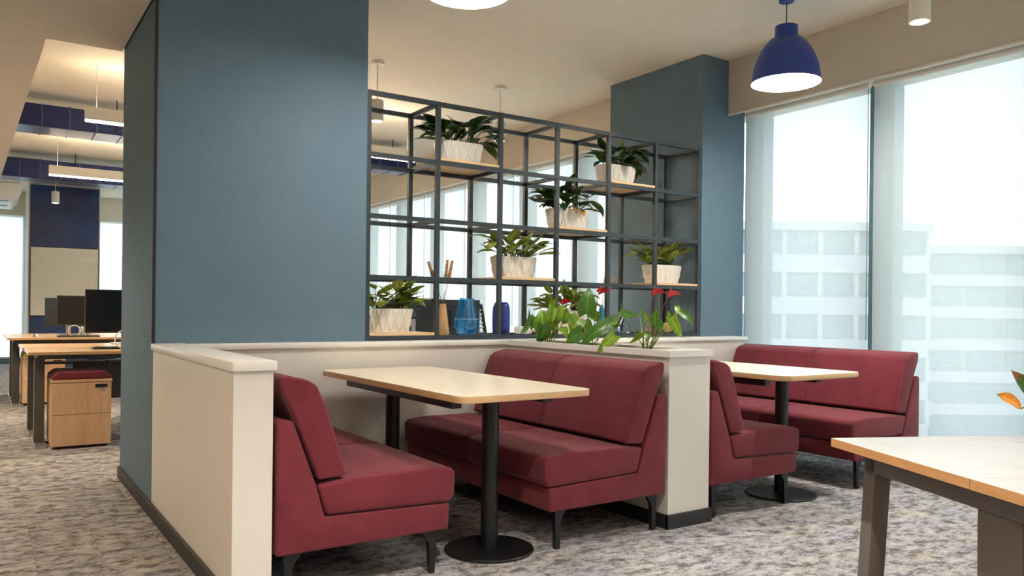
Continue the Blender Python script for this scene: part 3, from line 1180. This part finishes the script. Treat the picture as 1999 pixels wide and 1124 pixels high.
v = thing('glass_bottle', 'small clear glass cloche bottle in front of grey column', 'bottle', (4.20, 4.66, ZB))
MB().lathe([(0, 0), (.045, 0), (.048, .008), (.048, .045), (.030, .09), (.014, .125), (.012, .14), (.008, .14), (.009, .124), (.026, .088), (.044, .044), (.044, .01), (0, .006)], n=36).build('body', clear_glass, v, R(60))

v = thing('wire_orb', 'small wire ball ornament beside the wooden ball', 'ornament', (4.50, 4.68, ZB))
for k in range(5):
    a = PI * k / 5
    MB().tube([(.042 * math.cos(a) * math.cos(s), .042 * math.sin(a) * math.cos(s), .043 + .042 * math.sin(s)) for s in [2 * PI * i / 28 for i in range(28)]], .0016, 5, closed=True).build('wire', straw, v, R(80))
for zz in (-.02, .02):
    rr = math.sqrt(.042 ** 2 - zz ** 2)
    MB().tube([(rr * math.cos(2 * PI * i / 28), rr * math.sin(2 * PI * i / 28), .043 + zz) for i in range(28)], .0016, 5, closed=True).build('wire', straw, v, R(80))

o = MB().lathe([(0, 0)] + [(.042 * math.sin(PI * i / 16), .042 - .042 * math.cos(PI * i / 16)) for i in range(1, 16)] + [(0, .084)], n=32).build('wooden_ball', tan_vase, None, R(80), (4.67, 4.66, ZB))
tag(o, 'small tan wooden ball on the shelf bottom near the window', 'ornament')

# ------------------------------------------------------------------ workstations behind the shelf
def monitor(name_label, loc, rz, w, h, z0, back=True, front_mat=None, portrait=False, logo=True, group='computer monitors'):
    t = thing('computer_monitor', name_label, 'monitor', loc, rz, group)
    # local: screen faces -Y, stands on z=0
    box(-w / 2, w / 2, -.012, .012, z0, z0 + h, .004).build('casing', mon_back, t, R(40))
    box(-w / 2 + .008, w / 2 - .008, -.0145, -.0118, z0 + .012, z0 + h - .008).build('screen', front_mat or screen_black, t)
    box(-.09, .09, .012, .035, z0 + h * .28, z0 + h * .75, .006).build('back_hub', mon_back, t, R(40))
    box(-.025, .025, .030, .050, .008, z0 + h * .5, .004).build('stand', silver, t, R(40))
    box(-.11, .11, -.07, .10, 0, .010, .004).build('stand_foot', silver, t, R(40))
    if logo:
        g = MB().tube([(.024 * math.cos(2 * PI * i / 32), .0365, z0 + h * .62 + .024 * math.sin(2 * PI * i / 32)) for i in range(32)], .0022, 6, closed=True).build('badge_ring', grey_mark, t, R(80))
        fc = bpy.data.curves.new('badge_text', 'FONT')
        fc.body = 'DELL'
        fc.size = .016
        fc.extrude = .0004
        fc.align_x = 'CENTER'
        fc.align_y = 'CENTER'
        fc.materials.append(grey_mark)
        tmp = bpy.data.objects.new('badge_text', fc)
        tm = bpy.data.meshes.new_from_object(tmp)
        bpy.data.objects.remove(tmp)
        link('badge_text', tm, g, (0, .0365, z0 + h * .62), (PI / 2, 0, PI))
    return t


def desk(label, x0, x1, y0, y1, legs_x, group):
    t = thing('work_desk', label, 'desk', (x0, y0, 0), 0, group)
    w, d = x1 - x0, y1 - y0
    box(0, w, 0, d, .716, .74, .002).build('desk_top', desk_wood, t)
    box(.0, w, -.0012, 0, .717, .739).build('front_band', desk_edge, t)
    box(.06, w - .06, d * .35, d * .35 + .05, .67, .716).build('beam', grey_metal, t)
    box(.08, w - .08, d * .62, d * .62 + .14, .62, .636).build('cable_tray', grey_metal, t)
    for x in legs_x:
        box(x - .035, x + .035, d * .42, d * .42 + .09, .02, .70, .004).build('leg', grey_metal, t)
        box(x - .03, x + .03, d * .42 + .01, d * .42 + .08, .36, .716).build('inner_leg', silver, t)
        box(x - .04, x + .04, .06, d - .04, .0, .022, .003).build('foot', silver, t)
        box(x - .03, x + .03, .05, d - .05, .695, .716).build('bracket', grey_metal, t)
    return t


desk('oak desk behind the grid shelf carrying two turned-away monitors', 2.35, 4.4, 5.70, 6.4, (.15, 1.9), 'office desks')
monitor('monitor back with round badge, seen behind lowest planter', (2.98, 5.93, .74), 3.02, .50, .34, .105)
o = monitor('monitor back seen behind blue glass vase', (3.435, 5.93, .74), PI, .42, .34, .10, logo=False)
# task chair behind
ch = thing('task_chair', 'grey mesh-backed task chair half hidden behind the blue glass vase', 'chair', (4.24, 6.70, 0), R(195))
box(-.24, .24, -.23, .23, .44, .50, .03, 4).build('seat', black_plastic, ch, R(50))
bf = MB()
bf.tube([(-.22, -.24, .60), (-.23, -.27, .85), (-.19, -.30, 1.14), (0, -.305, 1.17), (.19, -.30, 1.14), (.23, -.27, .85), (.22, -.24, .60), (0, -.23, .57)], .022, 8, closed=True)
bf.build('back_frame', black_plastic, ch, R(60))
for k in range(11):
    z = .64 + k * .045
    MB().tube([(-.20, -.25 - .09 * (z - .6), z), (0, -.26 - .09 * (z - .6), z), (.20, -.25 - .09 * (z - .6), z)], .011, 6).build('back_slat', grey_mark, ch, R(60))
MB().tube([(0, -.235, .57), (0, -.20, .48), (0, -.05, .43)], .022, 8).build('back_bracket', black_plastic, ch, R(60))
MB().lathe([(0, .08), (.03, .08), (.03, .44), (0, .44)], n=16).build('gas_lift', black_plastic, ch, R(40))
for k in range(5):
    a = 2 * PI * k / 5
    f = MB().tube([(0, 0, .09), (.30 * math.cos(a), .30 * math.sin(a), .065)], [.028, .018], 6).build('base_arm', black_plastic, ch, R(60))
    MB().tube([(.30 * math.cos(a) - .02, .30 * math.sin(a), .028), (.30 * math.cos(a) + .02, .30 * math.sin(a), .028)], .028, 12).build('castor', black_plastic, f, R(40))
for s in (-1, 1):
    arm = MB().tube([(.25 * s, 0, .46), (.29 * s, -.02, .50), (.29 * s, -.02, .68)], .018, 8).build('arm_post', black_plastic, ch, R(60))
    box(.255 * s - .0 if s > 0 else .255 * s - .07, .255 * s + .07 if s > 0 else .255 * s, -.14, .12, .68, .71, .01).build('arm_pad', black_plastic, arm, R(40))

# ------------------------------------------------------------------ office desks beyond the corridor
dA = desk('oak desk nearest the corridor with black screen and burgundy pedestal under it', .31, 2.2, 6.93, 7.60, (.09, 1.75), 'office desks')
dB = desk('oak desk backing onto the nearest corridor desk', .30, 2.2, 7.66, 8.42, (.09, 1.75), 'office desks')
dC = desk('oak desk in the second row, with brown reflecting screen on it', .25, 2.2, 9.92, 10.62, (.09, 1.75), 'office desks')
box(.35, 1.85, .66, .674, .30, .62).build('modesty_panel', grey_metal, dA)
box(.06, .10, .36, .50, .04, .64).build('cable_duct', grey_metal, dA)
monitor('large black screen on the nearest corridor desk', (1.03, 7.42, .74), R(-4), .60, .365, .125, front_mat=screen_black, logo=False)
monitor('screen seen edge-on behind the large black screen', (1.13, 8.2, .74), R(176), .62, .39, .11, logo=False)
monitor('brown reflecting screen on the second-row desk', (.99, 10.42, .74), R(-3), .50, .34, .125, front_mat=screen_brown, logo=False)
monitor('dark screen half hidden at left of the brown reflecting screen', (.90, 10.9, .74), R(172), .50, .34, .10, logo=False)
dD = desk('oak desk backing onto the second-row desk', .25, 2.2, 10.66, 11.36, (.09, 1.75), 'office desks')


def pedestal(label, x, y, fab):
    t = thing('drawer_pedestal', label, 'pedestal', (x, y, 0), group='cushioned drawer pedestals')
    box(0, .405, 0, .50, .02, .515, .002).build('body', ped_wood, t)
    box(-.004, .409, -.022, .50, .505, .527, .003).build('top_panel', ped_wood, t)
    d1 = box(.002, .403, -.020, 0, .262, .502, .002).build('drawer', ped_wood, t)
    box(.29, .375, -.025, -.019, .462, .488, .003).build('handle', black_plastic, d1)
    MB().lathe([(0, 0), (.009, 0), (.009, .004), (0, .004)], n=16).build('lock', silver, d1, loc=(.345, -.0205, .445), rot=(PI / 2, 0, 0))
    box(.002, .403, -.020, 0, .022, .259, .002).build('drawer', ped_wood, t)
    m = MB()
    m.prism([(-.0, .527), (.405, .527), (.405, .55), (.36, .585), (.045, .585), (0, .55)], -.015, .49).bevel(.015, 3)
    m.build('seat_pad', fab, t, R(50))
    for cx in (.05, .355):
        for cy in (.06, .44):
            MB().lathe([(0, 0), (.018, 0), (.018, .02), (0, .02)], n=12).build('castor', black_plastic, t, loc=(cx, cy, 0))
    return t


pedestal('oak drawer pedestal with burgundy seat pad under the nearest office desk', .463, 6.905, burgundy)
pedestal('oak drawer pedestal with mustard pad under the second-row desk', .40, 8.05 + 2.05, yellow_fab)

for x_, y_ in ((.55, .30), (.70, .42), (1.15, .36)):
    MB().tube([(x_, y_, .70), (x_ + .02, y_ - .02, .63), (x_ - .03, y_ + .02, .615), (x_ - .05, y_ + .16, .605), (x_ - .02, y_ + .26, .62)], .006, 6).build('power_cable', black_plastic, dA, R(60))
box(.42, .62, .22, .34, .66, .715, .004).build('motor_box', grey_metal, dA)
# loose items on the desks
o = MB().tube([(1.0 + .075 * math.sin(a) * (1 if a < PI else 1), 7.18, .745 + .075 - .075 * math.cos(a)) for a in [2 * PI * i / 30 for i in range(31)]], .0055, 8).build('charging_cable', white_plastic, None, R(60))
tag(o, 'white looped cable standing up on the nearest office desk', 'cable')
o = MB().tube([(.90 + .06 * math.sin(a), 10.2, .745 + .06 - .06 * math.cos(a)) for a in [2 * PI * i / 30 for i in range(31)]], .0055, 8).build('charging_cable', white_plastic, None, R(60))
tag(o, 'white looped cable on the second-row desk', 'cable')
o = MB().lathe([(0, 0), (.032, 0), (.034, .012), (.022, .028), (0, .032)], n=20, sx=1.0, sy=1.6).build('computer_mouse', silver, None, R(50), (.52, 10.15, .74))
tag(o, 'silver computer mouse on the second-row desk', 'mouse')


def keyboard(label, loc):
    t = thing('keyboard', label, 'keyboard', loc, group='desk keyboards')
    box(-.21, .21, -.06, .06, 0, .016, .004).build('body', black_plastic, t)
    k = MB()
    for r in range(5):
        for c in range(15):
            k.box(-.2 + c * .0268, -.2 + c * .0268 + .022, -.052 + r * .021, -.052 + r * .021 + .017, .016, .020)
    o_ = k.build('key_caps', grey_metal, t)
    o_['kind'] = 'stuff'


keyboard('black keyboard before the large black screen', (.98, 7.24, .74))
keyboard('black keyboard before the brown reflecting screen', (.93, 10.08, .74))
for k, x in enumerate((.98, 1.055)):
    t = thing('desk_tumbler', ('left' if k == 0 else 'right') + ' silver cylinder standing under the brown reflecting screen', 'cup', (x, 10.30, .74), group='silver cylinders')
    MB().lathe([(0, 0), (.027, 0), (.029, .004), (.029, .11), (.026, .115), (0, .112)], n=20).build('body', silver, t, R(40))
    MB().lathe([(0, .115), (.029, .115), (.029, .128), (0, .13)], n=20).build('lid', black_plastic, t, R(40))


# ------------------------------------------------------------------ ducts, air conditioner
def duct(label, x0, x1, y0, y1, z0, z1):
    t = thing('air_duct', label, 'duct', (x0, y0, z0))
    box(0, x1 - x0, 0, y1 - y0, 0, z1 - z0, .01).build('casing', navy_duct, t)
    sm = box(-.006, .006, -.006, y1 - y0 + .006, -.006, z1 - z0 + .006).mesh('seam_flange', duct_seam)
    x = .24
    while x < x1 - x0:
        link('seam_flange', sm, t, (x, 0, 0))
        x += .24
    for x in (.9, 2.6, 4.0):
        if x < x1 - x0:
            h = CEIL - z0
            MB().tube([(x, -.02, -.0), (x, -.02, h)], .006, 6).build('hanger_rod', black_metal, t)
    return t


duct('navy rectangular air duct nearest the corridor, under the ceiling', .26, 4.6, 9.05, 9.50, 2.85, 3.07)
duct('navy rectangular air duct farther back, above the whiteboard', .20, 4.6, 12.6, 13.05, 2.82, 3.08)
ac = thing('air_conditioner', 'pale suspended air conditioner at left edge of the office', 'air conditioner', (-.20, 13.6, 2.62))
MB().prism([(-.25, .06), (-.2, 0), (.62, 0), (.70, .10), (.70, .26), (-.25, .26)], 0, 1.5).bevel(.02, 3).build('casing', white_plastic, ac, R(40))
for y in (.2, .9):
    box(.0, .55, y, y + .12, -.006, .004).build('vent_slot', black_plastic, ac)
MB().tube([(.2, .7, .25), (.2, .7, .575)], .008, 6).build('hanger_rod', black_metal, ac)

# ------------------------------------------------------------------ lamps
def pendant(label, x, y, zb, dia):
    t = thing('pendant_lamp', label, 'lamp', (x, y, zb), group='blue dome pendants')
    r = dia / 2
    h = .285
    prof = [(r * 1.03, -.003), (r * 1.0, .006), (r * .985, .05), (r * .945, .10), (r * .86, .16), (r * .74, .215), (r * .60, .26), (r * .48, h), (r * .355, h + .010), (r * .338, h + .016), (r * .338, h + .085), (r * .325, h + .09), (0, h + .09)]
    inner = [(0, h - .01), (r * .46, h - .01), (r * .58, .252), (r * .72, .208), (r * .84, .155), (r * .925, .097), (r * .965, .048), (r * .98, .006), (r * 1.01, -.003), (r * 1.03, -.003)]
    MB().lathe(prof, n=64).build('shade', blue_lamp, t, R(35))
    MB().lathe(inner, n=64).build('inner_shade', white_metal, t, R(35))
    MB().lathe([(0, .020), (r * .955, .020), (r * .955, .026), (0, .026)], n=64).build('diffuser', pendant_glow, t)
    MB().tube([(0, 0, h + .09), (0, 0, CEIL - zb - .03)], .0035, 6).build('cord', black_metal, t)
    MB().lathe([(0, 0), (.045, 0), (.05, .004), (.05, .032), (0, .032)], n=28).build('canopy', blue_lamp, t, R(40), (0, 0, CEIL - zb - .032))
    return t


pendant('lit white-mouthed dome pendant over the left booth table, cut by top edge', 2.0, 3.40, 2.675, .43)
pendant('royal blue dome pendant hanging in front of the window bulkhead', 4.45, 3.37, 2.632, .44)


def cylinder_spot(label, x, y, power, angle=100, rod=True, group='white cylinder spots'):
    zb = 2.69
    t = thing('cylinder_spot', label, 'lamp', (x, y, zb), group=group)
    MB().lathe([(.047, 0), (.055, 0), (.055, .175), (.052, .18), (0, .18)], n=32).build('housing', white_metal, t, R(40))
    MB().lathe([(.047, 0), (.045, .02), (0, .02)], n=32).build('reflector', white_metal, t, R(40))
    MB().lathe([(0, -.007), (.02, -.006), (.036, -.003), (.046, .001)], n=32).build('lens', spot_glow, t)
    MB().tube([(0, 0, .18), (0, 0, CEIL - zb - .03)], .005, 6).build('rod', white_metal, t)
    MB().lathe([(0, 0), (.055, 0), (.058, .004), (.058, .03), (0, .03)], n=28).build('canopy', white_metal, t, R(40), (0, 0, CEIL - zb - .03))
    if power:
        lamp('spot_bulb', 'SPOT', power, WARMW, t, (0, 0, -.012), spot_size=R(angle), spot_blend=.6, shadow_soft_size=.03)
    return t


cylinder_spot('white cylinder spot at top right in front of the bulkhead', 4.24, 2.35, P_SPOT)
cylinder_spot('white cylinder spot behind the shelf nearest the blue wall', 2.80, 6.25, P_SPOT * .9)
cylinder_spot('white cylinder spot behind the shelf above the top planter', 4.06, 6.27, P_SPOT * .9)
cylinder_spot('white cylinder spot in the far office before the navy panel', .98, 14.3, P_SPOT * .6)
for x, y, p in ((1.15, 1.2, 1.8), (2.7, -.4, .45), (4.24, -.6, .45), (1.15, -1.9, .45), (2.7, -1.9, .45)):  # first one casts the table shadow; the others are unseen spots added as fill
    if p:
        cylinder_spot(ORD.pop(0) + ' unseen white cylinder spot above the viewpoint, out of the picture', x, y, P_SPOT * p, group='cylinder spots behind the viewpoint')


def downlight(label, x, y, power):  # unseen fill lamps, added to brighten the corridor and desk fronts
    t = thing('downlight', label, 'lamp', (x, y, 2.72), group='unseen downlights added to light the corridor')
    MB().lathe([(.062, 0), (.075, -.004), (.078, -.03), (.060, -.03), (.058, -.006), (0, -.006)], n=28).build('housing', white_metal, t, R(40))
    MB().lathe([(0, -.012), (.057, -.012)], n=28).build('lens', spot_glow, t)
    lamp('added_fill_bulb', 'SPOT', power, WARM, t, (0, 0, -.035), spot_size=R(130), spot_blend=.7, shadow_soft_size=.06)


downlight('round surface downlight added as fill on the corridor soffit, outside the left picture edge', -.85, 4.3, P_SPOT * .30)
downlight('round surface downlight added as fill on the corridor soffit, left of the first desk row', -.85, 6.2, P_SPOT * 1.0)
downlight('round surface downlight added as fill on the corridor soffit, left of the second desk row', -.85, 9.0, P_SPOT * 1.2)
downlight('round surface downlight added as fill on the corridor soffit behind the viewpoint', -.75, 2.0, P_SPOT * .55)
downlight('second round surface downlight added as fill on the corridor soffit, farther behind the viewpoint', -.75, -.5, P_SPOT * .6)


def linear(label, x0, x1, y, power, z=2.70, group='linear office lights', glow=None, up=None, top=CEIL):
    t = thing('linear_light', label, 'lamp', (x0, y, z), group=group)
    L = x1 - x0
    box(0, L, -.032, .032, .012, .092).build('housing', white_metal, t)
    box(.004, L - .004, -.029, .029, 0, .012).build('diffuser', glow or linear_glow, t)
    for y_ in (-.032, .028):  # lips hide the added upward glow
        box(0, L, y_, y_ + .004, .092, .125).build('side_lip', white_metal, t)
    box(0, .004, -.028, .028, .092, .125).build('end_lip', white_metal, t)
    box(.01, L - .01, -.026, .026, .0925, .096).build('added_up_diffuser', up or up_fill, t)  # glowing top added to brighten the ceiling, hidden from below
    for x in (.09, L - .09):
        MB().tube([(x, 0, .092), (x, 0, top - z)], .003, 5).build('cord', white_metal, t)
    return t


linear('near linear light hanging left of the blue wall', .75, 2.45, 7.8, P_OFFICE)
linear('linear light seen through upper left grid cell of the shelf', 2.55, 3.95, 7.8, P_OFFICE)
linear('far linear light hanging above the second desk row', .70, 2.45, 11.28, P_OFFICE, 2.69)
linear('linear light over the second desk row, hidden behind blue wall', 2.55, 4.1, 11.28, P_OFFICE, 2.69)

for y, x0, nm in ((-.9, .95, 'nearer'), (-2.9, .95, 'farther')):  # unseen lights added to brighten the lounge ceiling and walls
    linear(nm + ' left added linear fill light over the lounge behind the viewpoint', x0, x0 + 1.7, y, 0, 2.72, 'added linear fill lights behind the viewpoint', fill_glow, lounge_fill)
    linear(nm + ' right added linear fill light over the lounge behind the viewpoint', x0 + 2.0, x0 + 3.7, y, 0, 2.72, 'added linear fill lights behind the viewpoint', fill_glow, lounge_fill)
linear('nearer added linear fill light hanging in the corridor behind the viewpoint', -1.9, -.3, 1.0, 0, 2.36, 'added linear fill lights behind the viewpoint', fill_glow, corridor_fill, 2.72)  # corridor pair added out of view to brighten the soffit
linear('farther added linear fill light hanging in the corridor behind the viewpoint', -1.9, -.3, -1.4, 0, 2.36, 'added linear fill lights behind the viewpoint', fill_glow, corridor_fill, 2.72)
# ------------------------------------------------------------------ near desk at the right with plant
e1 = Vector((-.425, -.905, 0)).normalized()
e2 = Vector((-e1.y, e1.x, 0))
ang = math.atan2(e2.y, e2.x)
nd_ = thing('near_desk', 'pale topped desk with oak edge and taupe legs at bottom right', 'desk', (1.986, 1.339, 0), ang)
# local +x = e2 (away to the right), local -y = e1 (towards the viewer)
for k in (0, 1):
    y1, y0 = -.536 * k - (.0015 if k else 0), -.536 * (k + 1)
    box(0, 1.5, y0, y1, .728, .75, .0015).build('desk_top', near_top, nd_)
    box(-.0015, 0, y0, y1, .727, .7497).build('edge_band', near_edge, nd_)
box(0, 1.5, 0, .0015, .727, .7497).build('edge_band', near_edge, nd_)
box(.07, .12, -1.03, -.05, .668, .724).build('top_rail', taupe_metal, nd_)


def slant_leg(x, yt, yb, w=.05):
    m = MB()
    vt = [(x, yt - w / 2), (x + .05, yt - w / 2), (x + .05, yt + w / 2), (x, yt + w / 2)]
    vb = [(x, yb - w / 2), (x + .05, yb - w / 2), (x + .05, yb + w / 2), (x, yb + w / 2)]
    a = [m.bm.verts.new((p[0], p[1], 0)) for p in vb]
    b_ = [m.bm.verts.new((p[0], p[1], .724)) for p in vt]
    m.face(a[::-1]); m.face(b_)
    for i in range(4):
        m.face([a[i], a[(i + 1) % 4], b_[(i + 1) % 4], b_[i]])
    return m.bevel(.004, 2).build('leg', taupe_metal, nd_, R(40))


slant_leg(.07, -.075, -.01)
slant_leg(.07, -1.0, -1.065)
slant_leg(1.38, -.075, -.01)
slant_leg(1.38, -1.0, -1.065)
box(.07, .14, -.60, -.47, .0, .668, .006).build('centre_column', taupe_metal, nd_)
box(.12, 1.40, -.56, -.51, .668, .724).build('beam', taupe_metal, nd_)
for y in (-.20, -.40):
    box(.06, .075, y - .015, y + .015, .722, .7275).build('clip', silver, nd_)
tr = thing('cable_tray', 'black wire tray over an oak drawer box under the near desk', 'tray', (0, 0, 0))
tr.matrix_world = nd_.matrix_world
tr.location = nd_.location
tr.rotation_euler = nd_.rotation_euler
box(.20, .62, -.98, -.58, .56, .57).build('tray_base', black_plastic, tr)
for a in ((.20, .215, -.98, -.58), (.605, .62, -.98, -.58), (.215, .605, -.98, -.965), (.215, .605, -.595, -.58)):
    box(a[0], a[1], a[2], a[3], .57, .60).build('tray_rim', black_plastic, tr)
box(.20, .62, -.98, -.58, .03, .56, .003).build('drawer_box', near_edge, tr)
for x in (.24, .58):
    for y in (-.94, -.62):
        MB().lathe([(0, 0), (.018, 0), (.018, .03), (0, .03)], n=12).build('castor', black_plastic, tr, loc=(x, y, 0))

pp = thing('desk_plant', 'drooping plant with amber leaf at the right picture edge', 'plant', (2.52, .93, .751))
MB().lathe([(0, 0), (.055, 0), (.062, .01), (.078, .12), (.078, .125), (.070, .125), (.068, .10), (0, .10)], n=36).build('pot', pot_white, pp, R(40))
MB().lathe([(0, .10), (.068, .10), (.06, .108), (0, .11)], n=28).build('soil', soil_m, pp)
o0 = Vector((2.52, .93, .751))


def edge_leaf(a, tip, wd, mat, sideways):
    a, tip = Vector(a) - o0, Vector(tip) - o0
    d = tip - a
    path = [a + d * (i / 8) + Vector((0, 0, .06 * d.length * math.sin(PI * i / 8))) for i in range(9)]
    lf = leaf_geo(path, wd, 'lance', .45, Vector(sideways), .9, 4).build('leaf', mat, pp, R(180))
    s0 = Vector((0, 0, .105))
    md = s0.lerp(a, .5) + Vector((0, 0, .05))
    MB().tube([s0 * (1 - u) ** 2 + md * 2 * u * (1 - u) + a * u * u for u in (0, .25, .5, .75, 1)], .0018, 5).build('leaf_stem', stem_dark, lf, R(60))


edge_leaf((2.349, 1.010, .846), (2.293, 1.048, .884), .036, amber_leaf, (.3, .3, .9))
edge_leaf((2.42, .97, .82), (2.325, 1.026, .950), .050, lily_brown, (.6, -.4, .5))
edge_leaf((2.54, .97, .98), (2.60, 1.03, 1.10), .05, lily_leaf, (.6, -.4, .2))
edge_leaf((2.55, .88, .96), (2.62, .80, 1.06), .05, lily_leaf, (.6, .4, .2))
edge_leaf((2.50, .90, 1.0), (2.49, .86, 1.13), .05, lily_brown, (.8, .1, .2))
